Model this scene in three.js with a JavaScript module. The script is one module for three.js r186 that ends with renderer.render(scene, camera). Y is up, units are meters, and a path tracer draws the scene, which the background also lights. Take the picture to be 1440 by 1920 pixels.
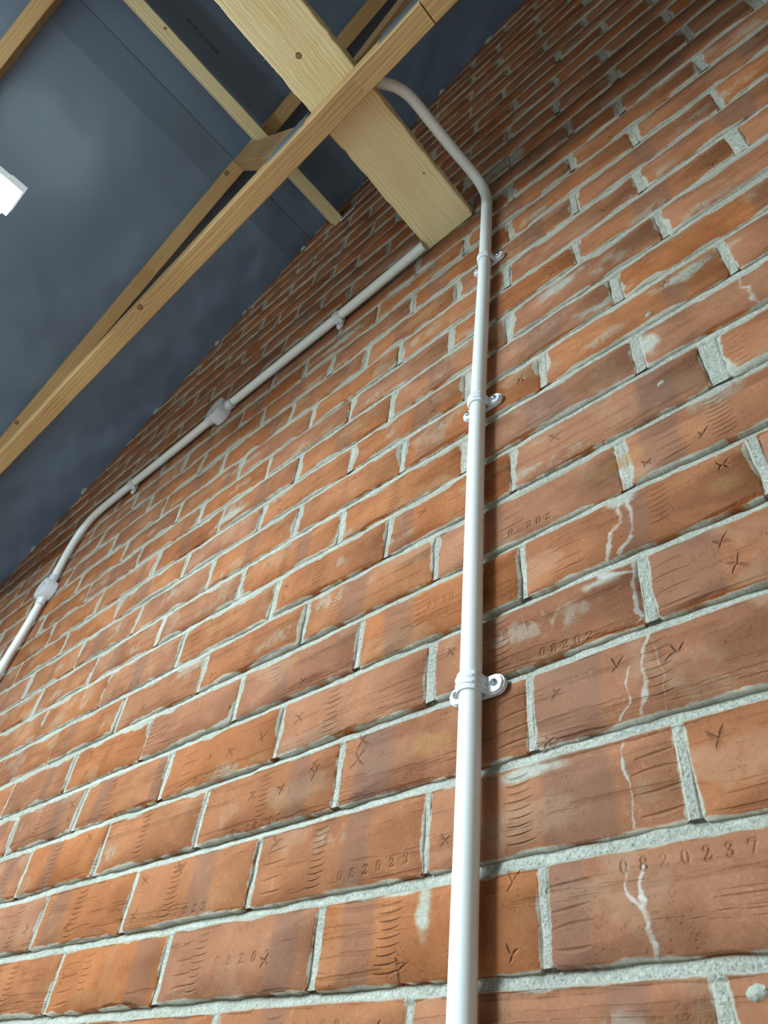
import * as THREE from 'three';
import { mergeGeometries, toCreasedNormals } from 'three/addons/utils/BufferGeometryUtils.js';
import { RoundedBoxGeometry } from 'three/addons/geometries/RoundedBoxGeometry.js';
import { RectAreaLightUniformsLib } from 'three/addons/lights/RectAreaLightUniformsLib.js';

// ---------------------------------------------------------------- camera, light, exposure
// metres; the inner face of the gable wall is the plane z = 0, x runs along it to the right, z into the room
const scene = new THREE.Scene();
scene.background = new THREE.Color(0x000000);
const camera = new THREE.PerspectiveCamera(71.27, 3 / 4, 0.02, 30);
camera.position.set(0.28909, -0.11395, 0.45174);
camera.rotation.set(0.770540, 0.837209, 0.139944, 'YXZ');
camera.focus = 0.85; camera.userData.fStop = 21;     // phone lens, a little soft close up and far away
const renderer = new THREE.WebGLRenderer({ antialias: true });
renderer.toneMapping = THREE.LinearToneMapping;
renderer.toneMappingExposure = 4.5;
renderer.shadowMap.enabled = true;
RectAreaLightUniformsLib.init();
const LAMP = new THREE.Color(0.74, 0.935, 1.0);      // cool white LED
const LAMP_DOWN = 15, LAMP_SIDE = 32, LAMP_UP = 3.2, GLOW = 3;

// ---------------------------------------------------------------- small tools
function rng(seed) { let a = seed >>> 0; return () => { a = (a + 0x6D2B79F5) | 0; let t = Math.imul(a ^ (a >>> 15), 1 | a); t = (t + Math.imul(t ^ (t >>> 7), 61 | t)) ^ t; return ((t ^ (t >>> 14)) >>> 0) / 4294967296; }; }
const clamp = (v, a = 0, b = 1) => v < a ? a : v > b ? b : v;
const sst = (a, b, v) => { const t = clamp((v - a) / (b - a)); return t * t * (3 - 2 * t); };
const lerp = (a, b, t) => a + (b - a) * t;
// periodic fractal noise, NS x NS, values about 0..1
const NS = 1024;
function makeNoise(seed, base, octaves, gain = 0.5) {
  const r = rng(seed), out = new Float32Array(NS * NS); let amp = 1, sum = 0, n = base;
  for (let o = 0; o < octaves; o++) {
    const g = new Float32Array(n * n); for (let i = 0; i < g.length; i++) g[i] = r();
    const st = n / NS;
    for (let y = 0; y < NS; y++) {
      const fy = y * st, y0 = Math.floor(fy), ty = fy - y0, sy = ty * ty * (3 - 2 * ty), a = (y0 % n) * n, b = ((y0 + 1) % n) * n;
      for (let x = 0; x < NS; x++) {
        const fx = x * st, x0 = Math.floor(fx), tx = fx - x0, sx = tx * tx * (3 - 2 * tx), c = x0 % n, d = (x0 + 1) % n;
        out[y * NS + x] += amp * lerp(lerp(g[a + c], g[a + d], sx), lerp(g[b + c], g[b + d], sx), sy);
      }
    }
    sum += amp; amp *= gain; n *= 2; if (n > NS) break;
  }
  for (let i = 0; i < out.length; i++) out[i] = clamp((out[i] / sum - 0.5) * 1.7 + 0.5);
  return out;
}
const NA = makeNoise(11, 16, 6, 0.62), NB = makeNoise(29, 8, 5, 0.5), NF = makeNoise(53, 256, 3, 0.8);
const at = (N, x, y) => N[((y | 0) & 1023) * 1024 + ((x | 0) & 1023)];
function tex(data, n, m, srgb, wrap) {
  const t = new THREE.DataTexture(data, n, m, THREE.RGBAFormat); t.magFilter = THREE.LinearFilter; t.minFilter = THREE.LinearMipmapLinearFilter; t.generateMipmaps = true;
  if (srgb) t.colorSpace = THREE.SRGBColorSpace;
  if (wrap) t.wrapS = t.wrapT = THREE.RepeatWrapping;
  t.needsUpdate = true; return t;
}
const taken = {};
function numbered(name) { const k = taken[name] = (taken[name] ?? -1) + 1; return k ? name + '_' + String(k).padStart(3, '0') : name; }
function tag(o, label, category, group, kind) { o.userData.label = label; o.userData.category = category; if (group) o.userData.group = group; if (kind) o.userData.kind = kind; return o; }
function thing(name, label, category, pos = [0, 0, 0], group, kind) { const g = new THREE.Group(); g.name = numbered(name); g.position.set(...pos); scene.add(g); return tag(g, label, category, group, kind); }
function part(parent, name, geo, mat) { const m = new THREE.Mesh(geo, mat); m.name = name; m.castShadow = m.receiveShadow = true; parent.add(m); return m; }
const std = (o) => new THREE.MeshStandardMaterial({ roughness: 0.8, metalness: 0, ...o });

// ---------------------------------------------------------------- what was measured on the wall (metres)
const JOINTS = [0.0007, 0.0733, 0.149, 0.2257, 0.3007, 0.3763, 0.4507, 0.5273, 0.599, 0.6765, 0.7475, 0.8257, 0.896, 0.97, 1.0473, 1.1227, 1.1955, 1.271];
const PERPS = {"-1": [-0.114, 0.109], "0": [-0.667, -0.445, -0.221, 0.002], "1": [-0.771, -0.554, -0.329, -0.107, 0.114], "2": [-0.888, -0.67, -0.45, -0.226, -0.002], "3": [-1.003, -0.784, -0.563, -0.337, -0.113, 0.112], "4": [-0.652, -0.44, -0.223, -0.003, 0.223], "5": [-0.991, -0.774, -0.551, -0.333, -0.116, 0.113], "6": [-1.101, -0.873, -0.646, -0.418, -0.199, -0.011, 0.217], "7": [-1.191, -0.972, -0.745, -0.519, -0.297, -0.08, 0.152], "8": [-1.077, -0.863, -0.632, -0.409, -0.189, 0.038, 0.266], "9": [-1.206, -0.981, -0.743, -0.521, -0.303, -0.081, 0.147], "10": [-1.331, -1.105, -0.884, -0.665, -0.447, -0.23, -0.009, 0.219], "11": [-1.214, -0.992, -0.767, -0.551, -0.334, -0.114, 0.108, 0.331], "12": [-1.312, -1.099, -0.879, -0.448, -0.229, -0.008], "13": [-0.531, -0.32, -0.106, 0.118, 0.34], "14": [-0.645, -0.43, -0.217, 0.003], "15": [-0.527, -0.314, 0.128, 0.349], "16": [0.008, 0.446], "17": [0.138, 0.358], "18": [0.013], "19": [0.122, 0.351], "20": [0.012], "21": [0.132], "22": [0.032], "23": [0.148], "24": [0.006], "25": [0.128], "26": [0.021], "27": [0.122], "28": [-0.004], "30": [-0.005]};
const XMARKS = [[0.024, 0.196], [0.14, 0.127], [0.127, 0.198], [0.078, 0.202], [0.197, 0.355], [-0.023, 0.061], [-0.024, 0.016], [0.014, 0.157], [0.19, 0.4], [0.136, 0.398], [-0.394, 0.474], [-0.304, 0.423], [-0.305, 0.27], [-0.309, 0.317], [-0.088, 0.277], [-0.196, 0.215], [-0.2, 0.196], [-0.366, 0.263], [-0.263, 0.206], [-0.393, 0.499], [-0.302, 0.133], [-0.259, 0.197], [-0.311, 0.189], [-0.087, 0.1], [-0.126, 0.013], [-0.529, 0.129], [-0.532, 0.092], [-0.797, 0.103], [-0.647, 0.038], [-0.688, 0.097], [-0.461, 0.133], [-0.359, 0.193], [-0.424, 0.26], [-0.468, 0.265], [-0.522, 0.396], [-0.702, 0.403], [-0.613, 0.488], [-0.547, 0.546], [-0.45, 0.325], [-1.019, 0.415], [-0.284, 0.032]];
const COMBS = [[-0.029, 0.266], [-0.016, 0.115], [0.208, 0.415], [0.242, 0.494], [0.013, 0.702], [-0.417, 0.551], [-0.324, 0.495], [-0.25, 0.263], [-0.197, 0.552], [-0.237, 0.119], [-0.139, 0.05], [-0.702, 0.254], [-0.574, 0.184], [-0.466, 0.11], [-0.8, 0.191], [-0.912, 0.26], [-0.676, 0.115], [-0.785, 0.046], [-0.551, 0.493], [-0.636, 0.347], [-0.828, 0.459], [-0.868, 0.562]];
const SLASHES = [[0.022, 0.026], [-0.019, 0.185], [0.094, 0.108], [0.134, 0.249], [-0.014, 0.393]];
const BANDS = [[-0.189, 0.119, 0.03], [-0.174, 0.044, 0.035], [-0.264, 0.035, 0.032], [-0.286, 0.189, 0.028], [-0.184, 0.173, 0.03], [-0.174, 0.208, 0.04], [-0.481, 0.031, 0.04], [-0.415, 0.105, 0.04], [-0.726, 0.242, 0.03], [-0.573, 0.252, 0.03], [-0.175, 0.489, 0.03], [0.032, 0.2, 0.06], [0.144, 0.277, 0.06], [0.032, 0.108, 0.055], [0.019, 0.05, 0.03], [0.153, 0.426, 0.035], [0.16, 0.478, 0.035]];
const PATCHES = [[-0.003, 1.386, 0.05, 0.022], [-0.298, 1.349, 0.07, 0.014], [-0.23, 1.193, 0.07, 0.02], [0.223, 0.653, 0.045, 0.012], [0.164, 0.572, 0.012, 0.02], [0.127, 0.697, 0.04, 0.012], [0.077, 0.802, 0.03, 0.014], [-0.105, 0.046, 0.008, 0.02], [0.076, 0.288, 0.022, 0.006], [-0.002, 0.138, 0.03, 0.006], [0.206, 0.449, 0.012, 0.008], [0.103, 0.369, 0.02, 0.008], [-0.416, 1.159, 0.1, 0.012], [-0.636, 0.777, 0.06, 0.012], [-0.757, 0.681, 0.09, 0.008]];
const STREAKS = [[4, 0.109, 0.409, 0.11, 0.389, 0.105, 0.374], [3, 0.105, 0.374, 0.101, 0.343, 0.09, 0.336, 0.084, 0.309], [3, 0.113, 0.363, 0.108, 0.323, 0.1, 0.315, 0.097, 0.311], [3, 0.072, 0.294, 0.105, 0.284, 0.102, 0.259, 0.106, 0.238, 0.1, 0.234], [3, 0.106, 0.221, 0.099, 0.207, 0.098, 0.186, 0.095, 0.174, 0.092, 0.158], [1.5, 0.088, 0.199, 0.082, 0.183, 0.082, 0.169, 0.075, 0.158], [2, 0.072, 0.14, 0.071, 0.123, 0.074, 0.114, 0.074, 0.091, 0.073, 0.082], [2.5, 0.063, 0.057, 0.062, 0.045, 0.068, 0.034, 0.074, 0.023, 0.077, 0.013, 0.076, 0.005], [2, 0.074, 0.057, 0.072, 0.038, 0.069, 0.034], [4, 0.268, 0.6, 0.266, 0.578, 0.271, 0.567, 0.268, 0.549, 0.271, 0.536], [0.8, 0.108, 0.215, 0.112, 0.19, 0.111, 0.169, 0.111, 0.156]];
const DIGITS = [[0.059, 0.059, 0.149, 0.059, '0820237'], [-0.385, 0.157, -0.304, 0.161, "0-20211"], [-0.208, 0.09, -0.122, 0.094, "082023"], [-0.36, 0.036, -0.276, 0.036, "08202"], [-0.02, 0.397, 0.031, 0.394, "0-202"], [0.009, 0.24, 0.061, 0.239, "08202"], [-0.124, 0.349, -0.088, 0.347, "0820"], [-0.25, 0.018, -0.2, 0.023, "0820"]];
const LUMPS = [[0.168, 0.495], [0.128, -0.013], [0.176, 0.619], [0.003, 0.311]];
const roofY = (x) => x < 0.8 ? 2.5155 + 0.5436 * x : 2.5155 + 0.5436 * (1.6 - x);
const X_LEFT = -2.2, X_RIGHT = 3.8, FLOOR = -1.35, DEPTH = 4.6;
const jointY = (j) => j >= 0 && j < JOINTS.length ? JOINTS[j] : j * 0.075;
const PITCH = 0.2225;

// ---------------------------------------------------------------- brick layout
const rw = rng(5);
const bricks = [];                                     // {x0,x1,y0,y1,row}
const perpJoints = [];                                 // {x,y0,y1,w}
for (let r = -18; r < 40; r++) {
  let xs = PERPS[r] ? [...PERPS[r]] : [(r & 1 ? 0.125 : 0.013) + (rw() - 0.5) * 0.02];
  const yb = jointY(r), yt = jointY(r + 1);
  while (xs[0] > X_LEFT - 0.05) xs.unshift(xs[0] - PITCH - (rw() - 0.5) * 0.008);
  for (let i = 1; i < xs.length; i++) if (xs[i] - xs[i - 1] > 0.34) xs.splice(i, 0, (xs[i] + xs[i - 1]) / 2);
  while (xs[xs.length - 1] < X_RIGHT + 0.05) xs.push(xs[xs.length - 1] + PITCH + (rw() - 0.5) * 0.008);
  let prevHalf = 0.005;
  for (let i = 0; i + 1 < xs.length; i++) {
    const wide = (r === 6 && Math.abs(xs[i + 1] - 0.217) < 0.01) ? 0.009 : (r === 11 && Math.abs(xs[i + 1] - 0.331) < 0.02) ? 0.009 : 0.0022 + 0.003 * rw() + (r > 6 ? 0.0014 : 0);
    const x0 = xs[i] + prevHalf, x1 = xs[i + 1] - wide; prevHalf = wide * (0.8 + 0.4 * rw());
    const a = 0.0046 + 0.0014 * rw(), b = 0.0042 + 0.0016 * rw();
    if (yb + 0.01 < Math.max(roofY(x0), roofY(x1))) bricks.push({ x0: Math.max(x0, X_LEFT), x1: Math.min(x1, X_RIGHT), y0: yb + a, y1: yt - b, row: r, seed: (r + 40) * 977 + i * 131 });
    perpJoints.push({ x: xs[i + 1], y0: yb, y1: yt, row: r, wl: wide, wr: prevHalf });
  }
}
const inFrame = (b) => { const v = new THREE.Vector3(); for (const [x, y] of [[b.x0, b.y0], [b.x1, b.y0], [b.x0, b.y1], [b.x1, b.y1], [(b.x0 + b.x1) / 2, (b.y0 + b.y1) / 2]]) { v.set(x, y, 0).project(camera); if (Math.abs(v.x) < 1 && Math.abs(v.y) < 1 && v.z < 1) return true; } return false; };
camera.updateMatrixWorld(); camera.updateProjectionMatrix();

// ---------------------------------------------------------------- baked brickwork: colour and fine relief in wall metres
const TILES = [[-0.33, -0.11, 0.70], [-1.03, -0.11, 0.95], [-1.25, 0.45, 2.15], [-2.3, -0.11, 2.15]].map(([x, y, s]) => ({ x, y, s, n: 2048 }));
const MORTAR = [170, 170, 160];
function tone(b) {                                     // the clay of one brick: orange to pinkish brown
  const r = rng(b.seed), k = b.x0 > -0.16 && b.row < 8 ? 0.4 + 0.55 * r() : 0.75 * r(), l = (r() - 0.5) * 12;
  const a = [163, 96, 51], c = [155, 101, 71], d = [141, 91, 64];
  const t = k < 0.7 ? [0, 1, 2].map((i) => lerp(a[i], c[i], k / 0.7)) : [0, 1, 2].map((i) => lerp(c[i], d[i], (k - 0.7) / 0.3));
  return t.map((v) => v + l);
}
const H0 = 3.0, HR = 4.5;                              // relief stored from -3.0 to +1.5 mm
const glyphs = {};
function glyph(ch) {                                    // a stamped character, its depth from 0 to 1, edges worn soft
  if (glyphs[ch]) return glyphs[ch];
  const n = 48, c = document.createElement('canvas'); c.width = c.height = n; const g = c.getContext('2d'); g.fillStyle = '#000'; g.fillRect(0, 0, n, n); g.fillStyle = '#fff'; g.font = 'bold 36px serif'; g.textBaseline = 'middle'; g.fillText(ch, 4, n / 2);
  const d = g.getImageData(0, 0, n, n).data, a = new Float32Array(n * n); for (let i = 0; i < n * n; i++) a[i] = d[i * 4] / 255;
  const o = new Float32Array(n * n); for (let y = 2; y < n - 2; y++) for (let x = 2; x < n - 2; x++) { let s = 0; for (let v = -2; v <= 2; v++) for (let u = -2; u <= 2; u++) s += a[(y + v) * n + x + u]; o[y * n + x] = s / 25; }
  return glyphs[ch] = (u, v) => { const x = Math.floor(u * n), y = Math.floor((1 - v) * n); return x < 0 || y < 0 || x >= n || y >= n ? 0 : o[y * n + x]; };
}
function bake(T) {
  const n = T.n, col = new Uint8Array(n * n * 4), hgt = new Float32Array(n * n), ppm = n / T.s, mmpp = 1000 / ppm;
  // mortar everywhere first
  for (let j = 0; j < n; j++) for (let i = 0; i < n; i++) {
    const X = (T.x + i / ppm) * 1000, Y = (T.y + j / ppm) * 1000, k = (j * n + i) * 4;
    const f = at(NF, X * 1.9 + 300, Y * 1.9), c = at(NA, X * 2.3, Y * 2.3 + 77), w = at(NB, X * 0.9, Y * 0.9);
    const f2 = at(NF, X * 3.7 + 60, Y * 3.7 + 400); let v = (f - 0.5) * 34 + (f2 - 0.5) * 34 + (c - 0.5) * 22 + (w - 0.5) * 18; if (f2 < 0.16) v -= 30;
    col[k] = clamp(MORTAR[0] + v, 0, 255); col[k + 1] = clamp(MORTAR[1] + v, 0, 255); col[k + 2] = clamp(MORTAR[2] + v * 0.96, 0, 255); col[k + 3] = 255;
    hgt[j * n + i] = (c - 0.5) * 0.9 + (f - 0.5) * 0.5 + (f2 - 0.5) * 0.4;
  }
  for (const b of bricks) {
    if (b.x1 < T.x || b.x0 > T.x + T.s || b.y1 < T.y || b.y0 > T.y + T.s) continue;
    const base = tone(b), r = rng(b.seed + 7), ox = r() * 1000, oy = r() * 1000;
    const bands = BANDS.filter((q) => q[0] > b.x0 && q[0] < b.x1 && q[1] > b.y0 && q[1] < b.y1).map((q) => [q[0], q[2]]);
    if (!bands.length && r() < 0.62) { const k = b.x0 + (0.15 + 0.7 * r()) * (b.x1 - b.x0); bands.push([k, 0.02 + 0.03 * r()]); }
    const dust = r() * 0.4 + 0.05, far = sst(2, 9, b.row + Math.max(0, -(b.x0 + 0.2)) * 6), smear = 1.4 + 4.6 * far + 2.2 * r() * r(), chip = r() < 0.42 ? 2 + 5 * r() : 0, chipX = lerp(b.x0, b.x1, r()) * 1000;
    const i0 = Math.max(0, Math.floor((b.x0 - 0.001 - T.x) * ppm)), i1 = Math.min(n - 1, Math.ceil((b.x1 + 0.001 - T.x) * ppm));
    const j0 = Math.max(0, Math.floor((b.y0 - 0.001 - T.y) * ppm)), j1 = Math.min(n - 1, Math.ceil((b.y1 + 0.001 - T.y) * ppm));
    for (let j = j0; j <= j1; j++) for (let i = i0; i <= i1; i++) {
      const x = T.x + i / ppm, y = T.y + j / ppm, X = x * 1000, Y = y * 1000, k = (j * n + i) * 4;
      const dt = (b.y1 - y) * 1000, db = (y - b.y0) * 1000, ds = Math.min(x - b.x0, b.x1 - x) * 1000, d = Math.min(dt, db, ds);
      const m = at(NA, X * 1.3 + ox, Y * 1.3 + oy), g = at(NB, X * 1.6 + oy, Y * 2.2 + ox), f = at(NF, X * 2.1 + ox, Y * 2.1 + oy);
      const s1 = at(NA, X * 0.55 + ox, Y * 7 + oy), s2 = at(NA, X * 0.22 + oy, Y * 4.2 + ox);
      let R = base[0], G = base[1], B = base[2], h = (m - 0.5) * 0.35 + (f - 0.5) * 0.12;
      const v = (m - 0.5) * 26 + (f - 0.5) * 12 + (g - 0.5) * 20; R += v; G += v * 0.85; B += v * 0.75;
      for (const [bx, bw] of bands) { const q = sst(bw / 2 + 0.006, bw / 2 - 0.004, Math.abs(x - bx + (g - 0.5) * 0.008)) * 0.5; R = lerp(R, 122, q); G = lerp(G, 85, q); B = lerp(B, 70, q); }
      const dr = sst(0.68, 0.82, s1) * 0.8 + sst(0.77, 0.87, s2); h -= dr * 0.6; R -= dr * 10; G -= dr * 9; B -= dr * 8;   // drag lines of the die
      const du = sst(0.56, 0.8, at(NB, X * 2.7 + oy, Y * 3.4 + ox)) * dust * (0.6 + 0.8 * m); R = lerp(R, 172, du); G = lerp(G, 146, du); B = lerp(B, 126, du);
      if (f > 0.93 && m > 0.6) { R += 16; G += 17; B += 16; }
      if (f < 0.07 && m < 0.3) { h -= 0.3; R -= 8; G -= 7; B -= 6; }
      if (chip) { const q = sst(chip * 1.2, 0, db + Math.abs(X - chipX) * 0.07 - (m - 0.5) * 9); if (q > 0) { h -= q * (0.8 + 1.2 * m); R = lerp(R, 150, q); G = lerp(G, 78, q); B = lerp(B, 32, q); } }
      const e = smear * (at(NB, X * 2.6 + ox + 500, Y * 3.3 + oy) * 2.1 - 0.62) + (at(NA, X * 1.6 + 200, Y * 5 + ox) - 0.5) * 3.6;
      let sm = sst(-0.6, 1.1, e - d + (ds < dt && ds < db ? 1.0 : 0)) * 0.9; if (d < 0) sm = Math.max(sm, 0.5 + 0.5 * f);
      if (sm > 0) { const q = (f - 0.5) * 24 + (m - 0.5) * 24; R = lerp(R, MORTAR[0] + q, sm); G = lerp(G, MORTAR[1] + q, sm); B = lerp(B, MORTAR[2] + q, sm); h += sm * (0.25 + (m - 0.5) * 0.9); }
      col[k] = clamp(R, 0, 255); col[k + 1] = clamp(G, 0, 255); col[k + 2] = clamp(B, 0, 255); hgt[j * n + i] = h;
    }
  }
  const each = (x0, y0, x1, y1, fn) => {
    const i0 = Math.max(0, Math.floor((x0 - T.x) * ppm)), i1 = Math.min(n - 1, Math.ceil((x1 - T.x) * ppm)), j0 = Math.max(0, Math.floor((y0 - T.y) * ppm)), j1 = Math.min(n - 1, Math.ceil((y1 - T.y) * ppm));
    for (let j = j0; j <= j1; j++) for (let i = i0; i <= i1; i++) fn(T.x + i / ppm, T.y + j / ppm, j * n + i);
  };
  const groove = (ax, ay, bx, by, w, depth, lip = 0.25, t0 = 0, t1 = 1) => {       // a dent pressed into the wet clay, with a raised lip
    const L2 = (bx - ax) ** 2 + (by - ay) ** 2 || 1e-9;
    each(Math.min(ax, bx) - 0.004, Math.min(ay, by) - 0.004, Math.max(ax, bx) + 0.004, Math.max(ay, by) + 0.004, (x, y, k) => {
      const t = clamp(((x - ax) * (bx - ax) + (y - ay) * (by - ay)) / L2), d = Math.hypot(x - ax - t * (bx - ax), y - ay - t * (by - ay)) * 1000, sh = Math.sin(Math.PI * (0.1 + 0.8 * lerp(t0, t1, t))), ww = w * (0.3 + 0.8 * sh), depth2 = depth * (0.3 + 0.7 * sh);
      const q = 1 - sst(0, ww, d); if (q > 0) hgt[k] = Math.min(hgt[k], lerp(hgt[k], -depth2, q));
      else if (lip && d < ww + 1.2) hgt[k] = Math.max(hgt[k], Math.min(hgt[k] + lip, lip * 1.6 * (1 - (d - ww) / 1.2)));
    });
  };
  const wash = (x, y, rx, ry, c, str, fine) => each(x - rx * 1.6, y - ry * 1.6, x + rx * 1.6, y + ry * 1.6, (u, v, k) => {
    const q = Math.hypot((u - x) / rx, (v - y) / ry), nn = at(NA, u * 2600, v * 2600) * 0.7 + at(NB, u * 3100, v * 5200) * 0.5, a = sst(1.25, 0.35, q + (nn - 0.6) * 1.5) * str * (fine ? sst(0.35, 0.6, at(NA, u * 3900, v * 2400)) : 1);
    if (a > 0) { const w = (at(NF, u * 2100, v * 2100) - 0.5) * 26; for (let z = 0; z < 3; z++) col[k * 4 + z] = clamp(lerp(col[k * 4 + z], c[z] + w, a), 0, 255); hgt[k] += a * 0.35; }
  });
  for (const [x, y, rx, ry] of PATCHES) wash(x, y, rx, ry, MORTAR, 0.92);
  // other marks, brick by brick: every brick carries thumb crosses, a row of comb cuts, sometimes a stamped number
  for (const b of bricks) {
    if (b.x1 < T.x || b.x0 > T.x + T.s || b.y1 < T.y || b.y0 > T.y + T.s) continue;
    const r = rng(b.seed + 19), has = (L) => L.filter((q) => q[0] > b.x0 && q[0] < b.x1 && q[1] > b.y0 && q[1] < b.y1);
    const xs = has(XMARKS), cs = has(COMBS), real = cs.length, sl = has(SLASHES), dg = DIGITS.filter((q) => (q[0] + q[2]) / 2 > b.x0 && (q[0] + q[2]) / 2 < b.x1 && q[1] > b.y0 && q[1] < b.y1), W = b.x1 - b.x0, Hh = b.y1 - b.y0;
    if (!xs.length && r() < 0.6) { const c = r() < 0.5 ? 0.12 + 0.2 * r() : 0.7 + 0.2 * r(); xs.push([b.x0 + W * c, b.y0 + Hh * (0.6 + 0.25 * r())]); if (r() < 0.6) xs.push([b.x0 + W * (c + 0.03), b.y0 + Hh * (0.15 + 0.2 * r())]); }
    if (!cs.length && !sl.length && r() < 0.6) cs.push([b.x0 + W * (0.25 + 0.5 * r()), (b.y0 + b.y1) / 2]);
    if (!sl.length && r() < 0.25) sl.push([b.x0 + W * (0.12 + 0.1 * r()), (b.y0 + b.y1) / 2]);
    if (!dg.length && r() < 0.3) { const y = b.y0 + Hh * (r() < 0.5 ? 0.14 : 0.78), x = b.x0 + W * 0.3; dg.push([x, y, x + 0.09, y, '0820237'.slice(0, 4 + Math.floor(r() * 3)), true]); }
    const arc = (ax, ay, bx, by, sagY, w, dep) => {           // one curved cut, deepest in the middle
      const P = []; for (let q = 0; q <= 6; q++) { const t = q / 6; P.push([lerp(ax, bx, t), lerp(ay, by, t) + sagY * (1 - (2 * t - 1) ** 2)]); }
      each(Math.min(ax, bx) - 0.003, Math.min(ay, by, ay + sagY, by + sagY) - 0.003, Math.max(ax, bx) + 0.003, Math.max(ay, by, ay + sagY, by + sagY) + 0.003, (x, y, k) => {
        let bd = 9, bt = 0; for (let q = 0; q < 6; q++) { const [px, py] = P[q], dx = P[q + 1][0] - px, dy = P[q + 1][1] - py, t = clamp(((x - px) * dx + (y - py) * dy) / (dx * dx + dy * dy)), d = Math.hypot(x - px - t * dx, y - py - t * dy); if (d < bd) { bd = d; bt = (q + t) / 6; } }
        const sh = Math.sin(Math.PI * (0.08 + 0.84 * bt)), ww = w * (0.35 + 0.75 * sh), d = bd * 1000, rough = 0.8 + 0.4 * at(NA, x * 2900, y * 2900);
        if (d < ww) hgt[k] -= dep * rough * (0.3 + 0.7 * sh) * (1 - sst(0, ww, d)); else if (d < ww + 1) hgt[k] += 0.14 * sh * (1 - (d - ww));
      });
    };
    for (const [x, y] of xs) { const s = 0.0078 * (0.8 + 0.5 * r()), a = 0.78 + (r() - 0.5) * 0.7, dep = 1.4 + 0.9 * r(), limbs = r() < 0.3 ? 3 : 4; for (let q = 0; q < limbs; q++) { const an = a + q * Math.PI / 2 + (r() - 0.5) * 0.5, l = s * (0.6 + 0.7 * r()); arc(x, y, x + l * Math.cos(an), y + l * Math.sin(an), (r() - 0.5) * 0.003, 1.5, dep); } }
    for (const [x] of cs) { const k = 8 + Math.floor(r() * 3), w = 0.0095 + 0.003 * r(), lean = (r() - 0.3) * 0.006, cut = real ? 0 : r() * 0.5; for (let q = Math.floor(cut * k); q < k; q++) { const y = b.y0 + Hh * (0.08 + 0.86 * (q + 0.5) / k), cx = x + lean * (q / k - 0.5) + (r() - 0.5) * 0.002, ww = w * (0.75 + 0.4 * r()); arc(cx - ww, y - 0.0006, cx + ww, y + 0.0008, -0.0014, 1.0, (real ? 1.5 : 1.0) + 0.5 * r()); } }
    for (const [x, y] of sl) { for (let q = 0; q < 4; q++) { const yy = b.y0 + Hh * (0.16 + 0.2 * q) + (r() - 0.5) * 0.003, w = 0.013 + 0.005 * r(); arc(x - w, yy - 0.001 + (r() - 0.5) * 0.003, x + w, yy + 0.001, (r() - 0.5) * 0.003, 1.8, 1.2); } }
    for (const [ax, ay, bx, by, t] of dg) { const st = (bx - ax) / (t.length - 0.4); [...t].forEach((ch, q) => { const g = glyph(ch), ox = ax + st * q, oy = ay + (by - ay) * q / t.length - 0.001, dep = 0.8 + 0.9 * r(), sz = 0.0155; each(ox - 0.001, oy - sz / 2, ox + sz, oy + sz / 2, (x, y, k) => { const a = g((x - ox) / sz, (y - oy) / sz + 0.5); if (a > 0.02) hgt[k] = Math.min(hgt[k], hgt[k] - dep * a); }); }); }
    if (r() < (b.row > 4 ? 0.7 : 0.2)) wash(b.x0 + W * r(), b.y0 + Hh * r(), 0.02 + 0.04 * r(), 0.008 + 0.01 * r(), [166, 160, 150], 0.55, true);
    if (r() < 0.25) wash(b.x0 + W * r(), b.y0 + Hh * (0.3 + 0.5 * r()), 0.012 + 0.02 * r(), 0.01, [166, 122, 72], 0.5);
  }
  // lime run-off that seeped down from the joints
  for (const [w, ...c] of STREAKS) for (let q = 0; q + 3 < c.length; q += 2) {
    const [ax, ay, bx, by] = c.slice(q, q + 4), L2 = (bx - ax) ** 2 + (by - ay) ** 2;
    each(Math.min(ax, bx) - 0.008, Math.min(ay, by) - 0.008, Math.max(ax, bx) + 0.008, Math.max(ay, by) + 0.008, (x, y, k) => {
      const jx = (at(NB, x * 3000, y * 9000 + 90) - 0.5) * 0.006, t = clamp(((x + jx - ax) * (bx - ax) + (y - ay) * (by - ay)) / L2), d = Math.hypot(x + jx - ax - t * (bx - ax), y - ay - t * (by - ay)) * 1000;
      const a = sst(w * 0.95, w * 0.1, d + (at(NA, x * 4100, y * 4100) - 0.5) * w * 1.6) * (w < 1 ? 0.4 : 0.55 + 0.4 * at(NB, x * 5200, y * 5200)); if (a > 0) { for (let z = 0; z < 3; z++) col[k * 4 + z] = clamp(lerp(col[k * 4 + z], [190, 186, 184][z], a), 0, 255); hgt[k] += a * 0.3; }
    });
  }
  const bump = new Uint8Array(n * n * 4);
  for (let k = 0; k < n * n; k++) { const v = clamp((hgt[k] + H0) / HR) * 255; bump[k * 4] = bump[k * 4 + 1] = bump[k * 4 + 2] = v; bump[k * 4 + 3] = 255; }
  T.mat = std({ map: tex(col, n, n, true), bumpMap: tex(bump, n, n, false), bumpScale: HR / 1000, roughness: 0.88 });
}
TILES.forEach(bake);
console.log('baked');
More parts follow.
